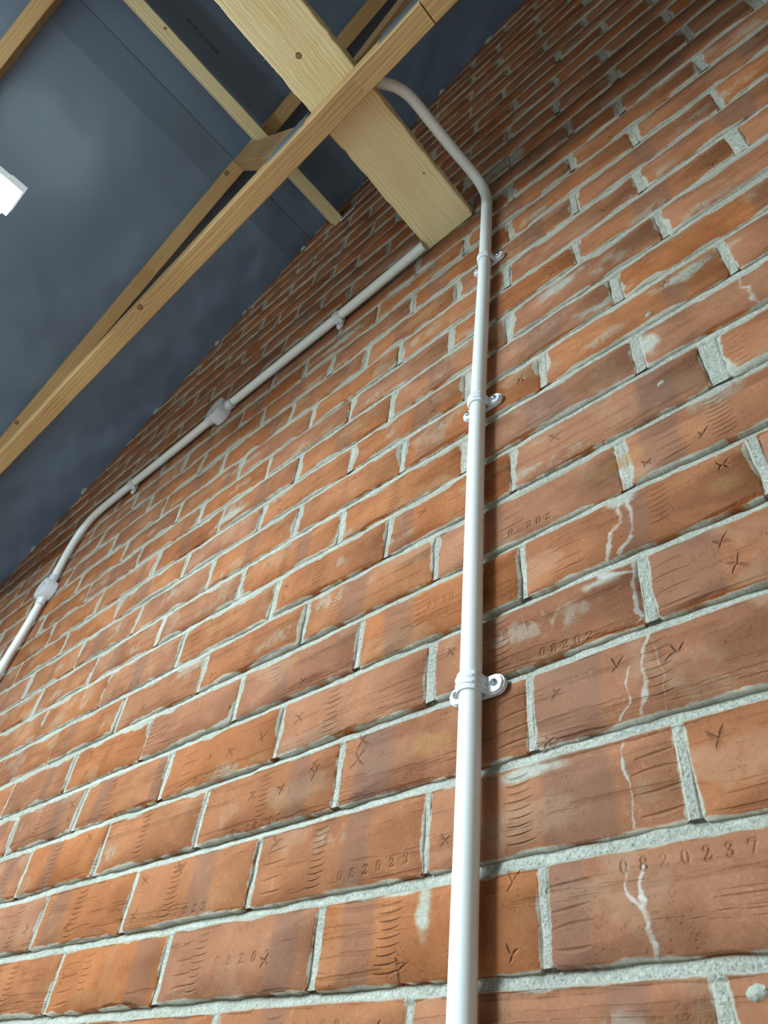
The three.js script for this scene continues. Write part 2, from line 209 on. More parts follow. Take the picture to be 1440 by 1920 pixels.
// beyond the frame: plain clay and mortar of the same kinds
function plainTex(n, rgb, amp, scale, seed) { const d = new Uint8Array(n * n * 4); for (let j = 0; j < n; j++) for (let i = 0; i < n; i++) { const v = (at(NA, i * scale + seed, j * scale) - 0.5) * amp + (at(NF, i * 1.7, j * 1.7 + seed) - 0.5) * amp * 0.6, k = (j * n + i) * 4; for (let z = 0; z < 3; z++) d[k + z] = clamp(rgb[z] + v * (z ? 0.9 : 1), 0, 255); d[k + 3] = 255; } return tex(d, n, n, true, true); }
const clayFar = std({ map: plainTex(512, [152, 103, 74], 34, 2, 3), roughness: 0.88 });
const mortarFar = std({ map: plainTex(256, MORTAR, 34, 4, 9), roughness: 0.92 });

// ---------------------------------------------------------------- the gable wall: core, mortar, bricks
const wall = thing('wall_back', 'orange red brick gable wall with grey mortar joints behind the white conduits', 'wall', [0, 0, 0], null, 'structure');
{
  const s = new THREE.Shape(); s.moveTo(X_LEFT - 0.1, FLOOR); s.lineTo(X_RIGHT + 0.1, FLOOR); s.lineTo(X_RIGHT + 0.1, roofY(X_RIGHT + 0.1)); s.lineTo(0.8, roofY(0.8)); s.lineTo(X_LEFT - 0.1, roofY(X_LEFT - 0.1));
  const g = new THREE.ExtrudeGeometry(s, { depth: 0.1, bevelEnabled: false }); g.translate(0, 0, -0.112); part(wall, 'wall_core', g, mortarFar);
}
const tileOf = (x0, y0, x1, y1) => TILES.find((t) => x0 > t.x + 0.002 && x1 < t.x + t.s - 0.002 && y0 > t.y + 0.002 && y1 < t.y + t.s - 0.002);
function setUV(g, T, s = 2) { const p = g.attributes.position, uv = new Float32Array(p.count * 2); for (let i = 0; i < p.count; i++) { uv[i * 2] = T ? (p.getX(i) - T.x) / T.s : p.getX(i) * s; uv[i * 2 + 1] = T ? (p.getY(i) - T.y) / T.s : p.getY(i) * s; } g.setAttribute('uv', new THREE.BufferAttribute(uv, 2)); return g; }
function brickGeo(b, fine) {
  const r = rng(b.seed + 3), nx = fine ? 20 : 2, ny = fine ? 7 : 2, rad = fine ? 0.003 : 0.0015, P = [], ph = r() * 100;
  const jit = fine ? 0.0015 : 0;
  const w = (i) => (at(NA, i * 41 + ph * 10, ph * 7) - 0.5) * 2 * jit + (at(NF, i * 17 + ph * 10, ph) - 0.5) * jit;
  let q = 0; const add = (x, y, nxx, nyy) => { const k = w(q++); P.push([x + nxx * k, y + nyy * k]); };
  for (let i = 0; i < nx; i++) add(lerp(b.x0 + rad, b.x1 - rad, i / (nx - 1)), b.y0, 0, 1);
  for (let i = 0; i < ny; i++) add(b.x1, lerp(b.y0 + rad, b.y1 - rad, i / (ny - 1)), 1, 0);
  for (let i = 0; i < nx; i++) add(lerp(b.x1 - rad, b.x0 + rad, i / (nx - 1)), b.y1, 0, 1);
  for (let i = 0; i < ny; i++) add(b.x0, lerp(b.y1 - rad, b.y0 + rad, i / (ny - 1)), 1, 0);
  // cut along the rake of the gable
  let poly = P; const above = (p) => p[1] - roofY(p[0]) + 0.004;
  if (P.some((p) => above(p) > 0)) {
    poly = []; for (let i = 0; i < P.length; i++) { const a = P[i], c = P[(i + 1) % P.length], fa = above(a), fc = above(c); if (fa <= 0) poly.push(a); if (fa * fc < 0) { const t = fa / (fa - fc); poly.push([lerp(a[0], c[0], t), lerp(a[1], c[1], t)]); } }
    if (poly.length < 3) return null;
  }
  const n = poly.length, cx = poly.reduce((s, p) => s + p[0], 0) / n, cy = poly.reduce((s, p) => s + p[1], 0) / n;
  const z = (r() - 0.5) * 0.0024, tx = (r() - 0.5) * 0.008, ty = (r() - 0.5) * 0.012, front = (x, y) => z + (x - cx) * tx + (y - cy) * ty;
  const ins = 0.0016, rings = [poly.map(([x, y]) => { const dx = cx - x, dy = cy - y; return [x + Math.sign(dx) * Math.min(ins, Math.abs(dx)), y + Math.sign(dy) * Math.min(ins, Math.abs(dy)), front(x, y)]; }), poly.map(([x, y]) => [x, y, front(x, y) - 0.0014]), poly.map(([x, y]) => [x, y, -0.0125])];
  const pos = [], idx = []; for (const R of rings) for (const p of R) pos.push(...p); pos.push(cx, cy, front(cx, cy));
  for (let i = 0; i < n; i++) { const k = (i + 1) % n; idx.push(3 * n, i, k); for (let m = 0; m < 2; m++) idx.push(m * n + i, (m + 1) * n + i, (m + 1) * n + k, m * n + i, (m + 1) * n + k, m * n + k); }
  const g = new THREE.BufferGeometry(); g.setAttribute('position', new THREE.Float32BufferAttribute(pos, 3)); g.setIndex(idx); return toCreasedNormals(g, 0.9);
}
{
  const seen = bricks.filter(inFrame).map((b) => { const v = new THREE.Vector3((b.x0 + b.x1) / 2, (b.y0 + b.y1) / 2, 0).distanceTo(camera.position); return [v, b]; }).sort((a, b) => a[0] - b[0]).map((q) => q[1]);
  const own = new Set(seen.slice(0, 300)), visible = new Set(seen), rest = new Map();
  let k = 0;
  for (const b of bricks) {
    const T = tileOf(b.x0, b.y0, b.x1, b.y1), mat = T ? T.mat : clayFar, g = brickGeo(b, visible.has(b)); if (!g) continue; setUV(g, T);
    if (own.has(b)) part(wall, 'brick_' + String(++k).padStart(3, '0'), g, mat);
    else { if (!rest.has(mat)) rest.set(mat, []); rest.get(mat).push(g); }
  }
  const mats = [...rest.keys()], m = part(wall, 'brick_courses', mergeGeometries(mats.map((q) => mergeGeometries(rest.get(q))), true), mats); m.userData.kind = 'stuff'; m.userData.label = 'further courses of the same brickwork';
  console.log('bricks', bricks.length, 'seen', seen.length);
  // mortar: struck bed joints (set back under the brick above, flush on the brick below) and uprights
  const strips = new Map(), push = (mat, g) => { if (!strips.has(mat)) strips.set(mat, []); strips.get(mat).push(g); };
  function strip(xa, xb, ya, yb, nx, ts, zf) {
    const pos = [], idx = []; for (let i = 0; i <= nx; i++) { const x = lerp(xa, xb, i / nx); ts.forEach((t) => { const y = lerp(ya, yb, t); pos.push(x, y, zf(x, y, t)); }); }
    const m2 = ts.length; for (let i = 0; i < nx; i++) for (let j = 0; j + 1 < m2; j++) { const a = i * m2 + j; idx.push(a, a + m2, a + m2 + 1, a, a + m2 + 1, a + 1); }
    const g = new THREE.BufferGeometry(); g.setAttribute('position', new THREE.Float32BufferAttribute(pos, 3)); g.setIndex(idx); g.computeVertexNormals(); return g;
  }
  const TS = [-0.25, 0, 0.2, 0.45, 0.7, 0.88, 1.0, 1.25];
  for (let j = -18; j < 40; j++) {
    const y = jointY(j), ya = y - 0.0065, yb = y + 0.0068;
    for (let x = X_LEFT; x < X_RIGHT; x += 0.1) {
      const xb = Math.min(x + 0.1, X_RIGHT), lim = Math.min(roofY(x), roofY(xb)); if (yb > lim - 0.002) continue;
      const T = tileOf(x - 0.001, ya - 0.003, xb + 0.001, yb + 0.003), near = T && x > -1.5;
      push(T ? T.mat : mortarFar, setUV(strip(x, xb, ya, yb, near ? 16 : 3, near ? TS : [-0.2, 0, 0.5, 0.9, 1.2], (px, py, t) => { const q = clamp(t), dev = at(NB, px * 900 + 40, j * 57), rec = lerp(0.0078, 0.002, sst(3, 9, j + Math.max(0, -(px + 0.2)) * 5)); return -0.0008 - (rec * 0.5 + rec * 0.9 * dev) * Math.pow(q, 1.4) + (at(NA, px * 2500, py * 2500) - 0.5) * 0.003 - (q > 0.93 ? 0.0006 : 0) - (t < 0 ? 0.004 : 0); }), T));
    }
  }
  for (const p of perpJoints) {
    if (p.x < X_LEFT || p.x > X_RIGHT || p.y1 > roofY(p.x) - 0.002) continue;
    const T = tileOf(p.x - 0.015, p.y0, p.x + 0.015, p.y1), near = T && p.x > -1.5, nn = near ? 8 : 2;
    push(T ? T.mat : mortarFar, setUV(strip(p.x - p.wl - 0.0022, p.x + p.wr + 0.0022, p.y0 + 0.006, p.y1 - 0.006, nn, near ? [0, 0.12, 0.25, 0.4, 0.55, 0.7, 0.85, 1] : [0, 1], (px, py) => -0.0016 - (at(NB, p.x * 700, p.row * 91) - 0.4) * 0.003 + (at(NA, px * 2300, py * 2300) - 0.5) * 0.0026 - 0.004 * sst(0.0002, 0.002, Math.max(p.x - p.wl - px, px - p.x - p.wr))), T));
  }
  for (const [mat, gs] of strips) part(wall, 'mortar', mergeGeometries(gs), mat);
  // lumps of mortar left on the brick faces and squeezed out along the rake
  const rl = rng(77), lump = (x, y, z, s) => { const g = new THREE.IcosahedronGeometry(1, 2), p = g.attributes.position; for (let i = 0; i < p.count; i++) { const f = 0.75 + 0.55 * at(NA, p.getX(i) * 90 + x * 900, p.getY(i) * 90 + p.getZ(i) * 70 + y * 500); p.setXYZ(i, p.getX(i) * f, p.getY(i) * f, p.getZ(i) * f); } g.scale(s * 1.5, s, s * 0.8); g.rotateZ(0.3); g.translate(x, y, z); g.computeVertexNormals(); part(wall, 'mortar_lump', setUV(g, null, 4), mortarFar); };
  lump(LUMPS[0][0], LUMPS[0][1], 0.001, 0.0028); lump(LUMPS[1][0], LUMPS[1][1], -0.001, 0.0042); lump(LUMPS[2][0], LUMPS[2][1], 0, 0.003);
  for (let x = -2.0; x < 0.3; x += 0.1 + 0.3 * rl()) lump(x, roofY(x) - 0.010 - 0.01 * rl(), -0.002 + 0.003 * rl(), 0.006 + 0.006 * rl());
}

// ---------------------------------------------------------------- the rest of the room
function slab(name, label, category, w, h, d, x, y, z, mat) { const m = new THREE.Mesh(new THREE.BoxGeometry(w, h, d), mat); m.name = name; m.position.set(x, y, z); m.castShadow = m.receiveShadow = true; scene.add(m); return tag(m, label, category, null, 'structure'); }
const render = std({ map: plainTex(512, [160, 152, 142], 20, 2, 33), roughness: 0.92 });
const concrete = std({ map: plainTex(512, [160, 158, 153], 30, 2, 21), roughness: 0.9 });
slab('floor', 'grey concrete garage floor below the brick wall', 'floor', 6.2, 0.1, DEPTH + 0.2, 0.8, FLOOR - 0.05, DEPTH / 2, concrete);
const sideH = roofY(X_LEFT) - FLOOR - 0.03;
slab('wall_left', 'pale rendered side wall under the low eaves, left of the gable wall', 'wall', 0.1, sideH, DEPTH, X_LEFT - 0.05, FLOOR + sideH / 2, DEPTH / 2, render);
slab('wall_right', 'pale rendered side wall under the far eaves, right of the gable wall', 'wall', 0.1, sideH, DEPTH, X_RIGHT + 0.05, FLOOR + sideH / 2, DEPTH / 2, render);
{
  const s = new THREE.Shape(); s.moveTo(X_LEFT - 0.1, FLOOR); s.lineTo(X_RIGHT + 0.1, FLOOR); s.lineTo(X_RIGHT + 0.1, roofY(X_RIGHT + 0.1)); s.lineTo(0.8, roofY(0.8)); s.lineTo(X_LEFT - 0.1, roofY(X_LEFT - 0.1));
  const m = new THREE.Mesh(new THREE.ExtrudeGeometry(s, { depth: 0.1, bevelEnabled: false }), render); m.position.z = DEPTH; m.name = 'wall_front'; scene.add(m); tag(m, 'pale rendered end wall opposite the conduit wall', 'wall', null, 'structure');
}

// roofing membrane seen from inside: sheets laid along the building, lapped, slack between the rafters
const SL = Math.atan(0.5436), CS = Math.cos(SL), SN = Math.sin(SL);
const TRUSS_Z = [0.322, 0.897, 1.472, 2.047, 2.622, 3.197];
const memb = std({ color: new THREE.Color(0.135, 0.178, 0.255), roughness: 0.34 });
const membLap = std({ color: new THREE.Color(0.105, 0.140, 0.198), roughness: 0.5 });
const sag = (x, z) => {                                // downwards, perpendicular to the slope
  const t = ((z - 0.322) / 0.575), f = t - Math.floor(t), bay = Math.sin(Math.PI * f), dx = x + 0.6;
  const folds = at(NB, x * 420 + z * 60 + 90, z * 520 + 20) - 0.5, creases = at(NB, x * 1100 + z * 500 + 300, z * 700 - x * 240) - 0.5;
  return 0.010 * bay * bay + (0.008 + 0.016 * sst(0.5, 0.25, z)) * folds * (0.35 + 0.65 * bay) + 0.015 * creases * (0.12 + 0.88 * Math.max(sst(0.5, 0.3, z), sst(-1.1, -1.4, x) * sst(0.9, 0.5, z))) + 0.006 * sst(0.012, 0, Math.abs(x + 1.372)) ;
};
const roofPt = (x, z, off) => { const s = x < 0.8 ? 1 : -1; return [x + s * SN * off, roofY(x) - CS * off, z]; };   // off = metres below the roof plane
function smoothAt(N, x, y) { const x0 = Math.floor(x), y0 = Math.floor(y), tx = x - x0, ty = y - y0; return lerp(lerp(at(N, x0, y0), at(N, x0 + 1, y0), tx), lerp(at(N, x0, y0 + 1), at(N, x0 + 1, y0 + 1), tx), ty); }
function sheet(parent, name, xa, xb, off, mat, nx, nz, zA = -0.06, zB = DEPTH + 0.06) {
  const pos = [], idx = []; 
  for (const side of [0, 1]) for (let i = 0; i <= nx; i++) for (let k = 0; k <= nz; k++) { const x = lerp(xa, xb, i / nx), z = zA + (zB - zA) * Math.pow(k / nz, 1.4); pos.push(...roofPt(x, z, side ? off - 0.0012 - 0.004 : off + sag(x, z))); }
  const N2 = (nx + 1) * (nz + 1), fl = xa < 0.8;
  for (let i = 0; i < nx; i++) for (let k = 0; k < nz; k++) { const a = i * (nz + 1) + k, b = a + nz + 1; idx.push(a, b, b + 1, a, b + 1, a + 1); const c = a + N2, d = b + N2; idx.push(c, d + 1, d, c, c + 1, d + 1); }
  for (let k = 0; k < nz; k++) { for (const a of [k, nx * (nz + 1) + k]) idx.push(a, a + 1, a + 1 + N2, a, a + 1 + N2, a + N2); }
  for (let i = 0; i < nx; i++) { for (const o of [0, nz]) { const a = i * (nz + 1) + o, b = a + nz + 1; idx.push(a, b, b + N2, a, b + N2, a + N2); } }
  const g = new THREE.BufferGeometry(); g.setAttribute('position', new THREE.Float32BufferAttribute(pos, 3)); g.setIndex(idx); return part(parent, name, toCreasedNormals(g, 0.7), mat);
}
const ceil = thing('ceiling', 'dark blue grey roofing membrane stretched over the rafters', 'ceiling', [0, 0, 0], null, 'structure');
sheet(ceil, 'membrane_sheet', -2.42, -0.752, 0.0025, memb, 90, 150);
sheet(ceil, 'membrane_sheet', -0.84, 0.8, 0, memb, 90, 150);
sheet(ceil, 'membrane_sheet', 0.8, 4.02, 0, memb, 12, 40);
sheet(ceil, 'membrane_lap', -0.833, -0.753, 0.0038, membLap, 6, 150, -0.05, DEPTH);
{ // date printed on the sheet
  const c = document.createElement('canvas'); c.width = 1024; c.height = 64; const x = c.getContext('2d'); x.clearRect(0, 0, 1024, 64); x.fillStyle = '#131a26'; x.font = '44px sans-serif'; x.textBaseline = 'middle'; x.fillText('24-04-25   19   26   47', 10, 34);
  const t = new THREE.CanvasTexture(c); t.colorSpace = THREE.SRGBColorSpace;
  const n = 24, pos = [], uv = [], idx = [], zs = 0.525, L = 0.27, h = 0.0165, x0 = -0.6;
  for (let i = 0; i <= n; i++) for (const v of [0, 1]) { const z = zs + L * i / n, xx = x0 + (v - 0.5) * h * -CS; pos.push(...roofPt(xx, z, sag(xx, z) + 0.0012)); uv.push(i / n, v); }
  for (let i = 0; i < n; i++) { const a = i * 2; idx.push(a, a + 1, a + 3, a, a + 3, a + 2); }
  const g = new THREE.BufferGeometry(); g.setAttribute('position', new THREE.Float32BufferAttribute(pos, 3)); g.setAttribute('uv', new THREE.Float32BufferAttribute(uv, 2)); g.setIndex(idx); g.computeVertexNormals();
  const m = part(ceil, 'printed_date', g, std({ map: t, transparent: true, roughness: 0.6, side: THREE.DoubleSide })); m.castShadow = false;
}

// ---------------------------------------------------------------- timber
function woodTex(seed, pale, dark, contrast, knots, n = 1024, m = 256, lenM = 1.0, widM = 0.25) {
  const d = new Uint8Array(n * m * 4), h = new Uint8Array(n * m * 4), r = rng(seed), ks = [...knots];
  for (let j = 0; j < m; j++) for (let i = 0; i < n; i++) {
    const x = i / n * lenM, y = j / m * widM; let yy = y + (smoothAt(NB, i * lenM * 130 / n * 2 + seed * 31, seed * 7 + j * 0.25) - 0.5) * 0.016 + (smoothAt(NB, i * lenM * 400 / n + seed, j * 0.4) - 0.5) * 0.003, kn = 0, ring = 0;
    for (const [kx, ky, kr] of ks) { const dx = (x - kx) / 1.5, dy = y - ky, q = Math.hypot(dx, dy); yy += Math.sign(dy || 1) * kr * 1.4 * Math.exp(-q * q / (kr * kr * 9)); kn = Math.max(kn, sst(kr * 1.15, kr * 0.8, Math.hypot((x - kx), dy) + (at(NA, i * 3, j * 3) - 0.5) * kr * 0.4)); ring = Math.max(ring, sst(kr * 0.35, 0, Math.abs(Math.hypot(x - kx, dy) - kr))); }
    const u = yy / 0.0043 + 1.8 * Math.sin(yy * 70 + seed), s = u - Math.floor(u), late = Math.pow(s, 2.6) * sst(1, 0.93, s);
    const fib = at(NA, i * 0.35 + seed * 9, j * 7) - 0.5, mott = at(NB, i * 0.7, j * 0.9 + seed * 13) - 0.5;
    let t = clamp(late * contrast + fib * 0.35 + mott * 0.35 + 0.16), k = (j * n + i) * 4;
    for (let z = 0; z < 3; z++) { let v = lerp(pale[z], dark[z], t); v = lerp(v, [128, 84, 48][z], kn * 0.75); v = lerp(v, [82, 52, 30][z], ring * 0.8); d[k + z] = clamp(v, 0, 255); }
    d[k + 3] = 255; h[k] = h[k + 1] = h[k + 2] = clamp(128 + fib * 150 - late * 40, 0, 255); h[k + 3] = 255;
  }
  return { map: tex(d, n, m, true, true), bumpMap: tex(h, n, m, false, true), lenM, widM };
}
function woodMat(o) { const m = std({ map: o.map, bumpMap: o.bumpMap, bumpScale: 0.0009, roughness: 0.72 }); m.userData = { lenM: o.lenM, widM: o.widM }; return m; }
const plankMat = woodMat(woodTex(3, [246, 228, 182], [218, 186, 130], 0.62, [[0.434, 0.046, 0.0046], [0.15, 0.085, 0.0016]], 2048, 256, 1.0, 0.14));
const trussMat = woodMat(woodTex(8, [206, 170, 118], [164, 122, 74], 0.6, [[0.36, 0.03, 0.006], [0.78, 0.2, 0.008]], 1024, 256, 1.0, 0.25));
const webMat = woodMat(woodTex(14, [188, 154, 112], [148, 110, 70], 0.55, [[0.5, 0.1, 0.008]], 512, 256, 0.6, 0.25));
const braceMat = woodMat(woodTex(21, [244, 226, 180], [216, 184, 128], 0.5, [[0.3, 0.02, 0.003]], 1024, 128, 1.0, 0.12));
// a sawn length from a to b; w across (dir side), h along dir up; arrises eased and slightly uneven
function timber(a, b, side, w, up, h, mat, rough = 0.0006, seed = 1, seg = 24) {
  const A = new THREE.Vector3(...a), B = new THREE.Vector3(...b), S = new THREE.Vector3(...side).normalize(), U = new THREE.Vector3(...up).normalize(), L = A.distanceTo(B), e = 0.0016, pos = [], uv = [], idx = [], r = rng(seed), ou = r() * 3;
  const prof = [[-w / 2, -h / 2 + e], [-w / 2 + e, -h / 2], [w / 2 - e, -h / 2], [w / 2, -h / 2 + e], [w / 2, h / 2 - e], [w / 2 - e, h / 2], [-w / 2 + e, h / 2], [-w / 2, h / 2 - e]];
  const n = prof.length; let acc = [0]; for (let i = 0; i < n; i++) acc.push(acc[i] + Math.hypot(prof[(i + 1) % n][0] - prof[i][0], prof[(i + 1) % n][1] - prof[i][1]));
  for (let k = 0; k <= seg; k++) { const c = A.clone().lerp(B, k / seg); for (let i = 0; i <= n; i++) { const q = prof[i % n], dv = (at(NF, k * 37 + (i % n >> 1) * 190 + seed * 71, seed * 13) - 0.5) * 2 * rough; pos.push(...c.clone().addScaledVector(S, q[0] + Math.sign(q[0]) * dv).addScaledVector(U, q[1]).toArray()); uv.push((L * k / seg + ou) / mat.userData.lenM, (acc[i] - e * 1.4 + 0.0) / mat.userData.widM); } }
  for (let k = 0; k < seg; k++) for (let i = 0; i < n; i++) { const p = k * (n + 1) + i, q = p + n + 1; idx.push(p, p + 1, q + 1, p, q + 1, q); }
  for (const [k, f] of [[0, 1], [seg, 0]]) { const c = A.clone().lerp(B, k / seg), o = pos.length / 3; pos.push(...c.toArray()); uv.push(0.5, 0.5); for (let i = 0; i <= n; i++) { const p = (k * (n + 1) + i) * 3; pos.push(pos[p], pos[p + 1], pos[p + 2]); uv.push(0.5 + prof[i % n][0] * 2, 0.5 + prof[i % n][1] * 2); } for (let i = 0; i < n; i++) f ? idx.push(o, o + 2 + i, o + 1 + i) : idx.push(o, o + 1 + i, o + 2 + i); }
  const g = new THREE.BufferGeometry(); g.setAttribute('position', new THREE.Float32BufferAttribute(pos, 3)); g.setAttribute('uv', new THREE.Float32BufferAttribute(uv, 2)); g.setIndex(idx);
  const N3 = new THREE.Vector3().crossVectors(S, U).dot(B.clone().sub(A)); if (N3 < 0) { const ii = g.index.array; for (let i = 0; i < ii.length; i += 3) { const t = ii[i]; ii[i] = ii[i + 1]; ii[i + 1] = t; } }
  return toCreasedNormals(g, 0.6);
}
const galv = std({ color: 0x9aa3ac, metalness: 0.75, roughness: 0.42 });
const CHORD_Y = 1.19, CH = 0.075, TW = 0.037;
function truss(z, label, skew) {
  const t = thing('roof_truss', label, 'roof truss', [0.8, CHORD_Y, z], 'roof trusses'); t.rotation.y = -skew;
  const P = (x, y) => [x - 0.8, y - CHORD_Y, (x - 0.8) * 0], chY = CHORD_Y + CH / 2;
  const zz = (x, y, dz = 0) => [x - 0.8, y - CHORD_Y, dz], Z = [0, 0, 1], up = [0, 1, 0];
  part(t, 'bottom_chord', timber(zz(-2.3, chY), zz(0.0755, chY), Z, TW, up, CH, trussMat, 0.0005, 4, 60), trussMat);
  part(t, 'bottom_chord', timber(zz(0.0775, chY), zz(3.9, chY), Z, TW, up, CH, trussMat, 0.0005, 9, 40), trussMat);
  const g0 = 0.012, dp = 0.08, off = g0 + dp / 2;      // rafters hang just under the membrane
  for (const s of [1, -1]) { const X = (x) => s > 0 ? x : 1.6 - x, q = (x) => { const p = [x + SN * off, roofY(x) - CS * off]; return zz(X(p[0]), p[1]); }; part(t, 'rafter', timber(q(-2.36), q(0.775), Z, TW, [-s * SN, CS, 0], dp, trussMat, 0.0005, 5 + s, 60), trussMat); }
  const web = (x0, y0, x1, y1, s) => { const d = new THREE.Vector2(x1 - x0, y1 - y0).normalize(); part(t, 'web', timber(zz(x0, y0), zz(x1, y1), Z, TW - 0.001, [-d.y, d.x, 0], 0.072, webMat, 0.0005, s, 20), webMat); };
  web(-0.258, 1.268, -0.69, 2.05, 12); web(-0.128, 1.292, 0.74, 2.71, 13); web(1.858, 1.268, 2.29, 2.05, 14); web(1.728, 1.292, 0.86, 2.71, 15);
  const plate = (x, y, w, h, rot = 0) => { for (const s of [1, -1]) { const g = new RoundedBoxGeometry(w, h, 0.0012, 1, 0.0005); g.rotateZ(rot); g.translate(x - 0.8, y - CHORD_Y, s * (TW / 2 + 0.0006)); part(t, 'nail_plate', g, galv); } };
  plate(-0.25, 1.262, 0.1, 0.085); plate(0.045, 1.255, 0.12, 0.075); plate(-0.70, 2.09, 0.1, 0.07, SL); plate(0.8, 2.82, 0.16, 0.12); plate(1.86, 1.262, 0.1, 0.085);
  return t;
}
truss(TRUSS_Z[0], 'roof truss nearest the brick wall, crossing under the wide plank', 0.0115);
truss(TRUSS_Z[1], 'second roof truss from the brick wall, its rafter in the top left corner', 0.0);
truss(TRUSS_Z[2], 'third roof truss from the brick wall', 0.0);
truss(TRUSS_Z[3], 'fourth roof truss from the brick wall', 0.0);
truss(TRUSS_Z[4], 'fifth roof truss from the brick wall', 0.0);
truss(TRUSS_Z[5], 'sixth roof truss from the brick wall', 0.0);

{ // wide binder plank lying across the bottom chords
  const t = thing('binder_plank', 'wide pale pine plank with a knot, lying across the truss chords to the wall', 'plank', [-0.132, 1.2652, 0]);
  part(t, 'plank', timber([0, 0.0118, 0.0015], [0, 0.0118, 1.7], [1, 0, 0], 0.11, [0, 1, 0], 0.0236, plankMat, 0.0016, 17, 120), plankMat);
  const r = rng(91), gs = [];
  for (let i = 0; i < 46; i++) { const left = r() < 0.8, z = 0.01 + r() * 0.6, g = new THREE.ConeGeometry(0.0006, 0.004 + 0.009 * r() * r(), 4); g.rotateZ(Math.PI * (left ? 0.55 : -0.55) + (r() - 0.5) * 0.9); g.rotateY((r() - 0.5) * 2.2); g.translate((left ? -1 : 1) * 0.0555, 0.0008 + r() * 0.003, z); gs.push(g); }
  for (let i = 0; i < 40; i++) { const g = new THREE.ConeGeometry(0.0007, 0.003 + 0.005 * r(), 4); g.rotateX(-1.9 + (r() - 0.5) * 0.6); g.translate((r() - 0.5) * 0.108, 0.0002, 0.003); gs.push(g); }
  const m = part(t, 'splinters', mergeGeometries(gs), braceMat); m.userData.kind = 'stuff';
}
{ // narrow brace under the rafters
  const gb = 0.2, w = 0.031, h = 0.088, cx = -0.590, cy = roofY(-0.590) - gb;
  const t = thing('roof_brace', 'narrow pale timber brace running under the rafters to the brick wall', 'brace', [cx, cy, 0]);
  part(t, 'brace', timber([-SN * h / 2, CS * h / 2, 0.002], [-SN * h / 2, CS * h / 2, 1.75], [CS, SN, 0], w, [-SN, CS, 0], h, braceMat, 0.0006, 33, 60), braceMat);
}
{ // small galvanised strap end beside the brace
  const t = thing('metal_strap', 'short shiny metal strap on the brickwork beside the narrow brace', 'strap', [-0.554, 1.99, 0.004]);
  const g = new RoundedBoxGeometry(0.06, 0.014, 0.003, 2, 0.001); g.rotateZ(0.15); part(t, 'strap', g, std({ color: 0xd4d9dd, metalness: 0.6, roughness: 0.3 }));
  const n = new THREE.CylinderGeometry(0.003, 0.003, 0.002, 12); n.rotateX(Math.PI / 2); n.translate(0.018, 0.0026, 0.002); part(t, 'nail_head', n, galv);
}

// ---------------------------------------------------------------- conduits
const pvc = std({ color: new THREE.Color(0.88, 0.90, 0.89), roughness: 0.38 });
const pvcClip = std({ color: new THREE.Color(0.74, 0.75, 0.80), roughness: 0.25 });
const steel = std({ color: 0xb9bec4, metalness: 0.9, roughness: 0.3 });
const ZC = 0.0152, RC = 0.0100;
class Poly extends THREE.Curve { constructor(pts) { super(); this.c = new THREE.CatmullRomCurve3(pts.map((p) => new THREE.Vector3(...p)), false, 'centripetal'); } getPoint(t, o) { return this.c.getPoint(t, o); } }
function tube(pts, seg) {
  const c = new Poly(pts), o = new THREE.TubeGeometry(c, seg, RC, 28, false), i = new THREE.TubeGeometry(c, seg, RC - 0.0018, 20, false);
  const ix = i.index.array; for (let k = 0; k < ix.length; k += 3) { const t = ix[k]; ix[k] = ix[k + 1]; ix[k + 1] = t; } const nn = i.attributes.normal; for (let k = 0; k < nn.count; k++) nn.setXYZ(k, -nn.getX(k), -nn.getY(k), -nn.getZ(k));
  const ends = [0, 1].map((t) => { const g = new THREE.RingGeometry(RC - 0.0018, RC, 28), p = c.getPointAt(t), d = c.getTangentAt(t).multiplyScalar(t ? 1 : -1); g.applyQuaternion(new THREE.Quaternion().setFromUnitVectors(new THREE.Vector3(0, 0, 1), d)); g.translate(p.x, p.y, p.z); return g; });
  return mergeGeometries([o, i, ...ends]);
}
function bend(p, c, q, n = 8) { const out = []; for (let i = 0; i <= n; i++) { const t = i / n; out.push([0, 1, 2].map((k) => (1 - t) * (1 - t) * p[k] + 2 * t * (1 - t) * c[k] + t * t * q[k])); } return out; }
function conduit(label, pts, seg, base) { const t = thing('conduit_pipe', label, 'conduit', base, 'white conduit lengths'); part(t, 'pipe', tube(pts.map((p) => [p[0] - base[0], p[1] - base[1], p[2] - base[2]]), seg), pvc); return t; }
conduit('long upright white conduit, bent over at the top beside the wide plank', [[-0.0575, -0.7, ZC], [-0.0560, -0.3, ZC], [-0.054, -0.018, ZC], [-0.052, 0.146, ZC], [-0.0505, 0.434, ZC], [-0.0485, 0.6, ZC], [-0.0435, 0.8, ZC], [-0.039, 0.959, ZC], [-0.036, 1.095, ZC], [-0.0345, 1.18, ZC], [-0.034, 1.225, ZC],
  ...bend([-0.0345, 1.245, ZC], [-0.0375, 1.301, ZC], [-0.0395, 1.301, 0.066]).slice(1), [-0.0415, 1.301, 0.11], [-0.0425, 1.301, 0.15], [-0.043, 1.301, 0.19], ...bend([-0.0435, 1.301, 0.215], [-0.0445, 1.301, 0.256], [-0.0735, 1.301, 0.281]), [-0.1, 1.3012, 0.288], [-0.15, 1.3012, 0.288]], 260, [-0.054, -0.7, ZC]);
conduit('white conduit running level from the wide plank to the first round box', [[-0.188, 1.2605, ZC], [-0.303, 1.254, ZC], [-0.42, 1.25, ZC], [-0.62, 1.25, ZC], [-0.80, 1.249, ZC]], 60, [-0.5, 1.25, ZC]);
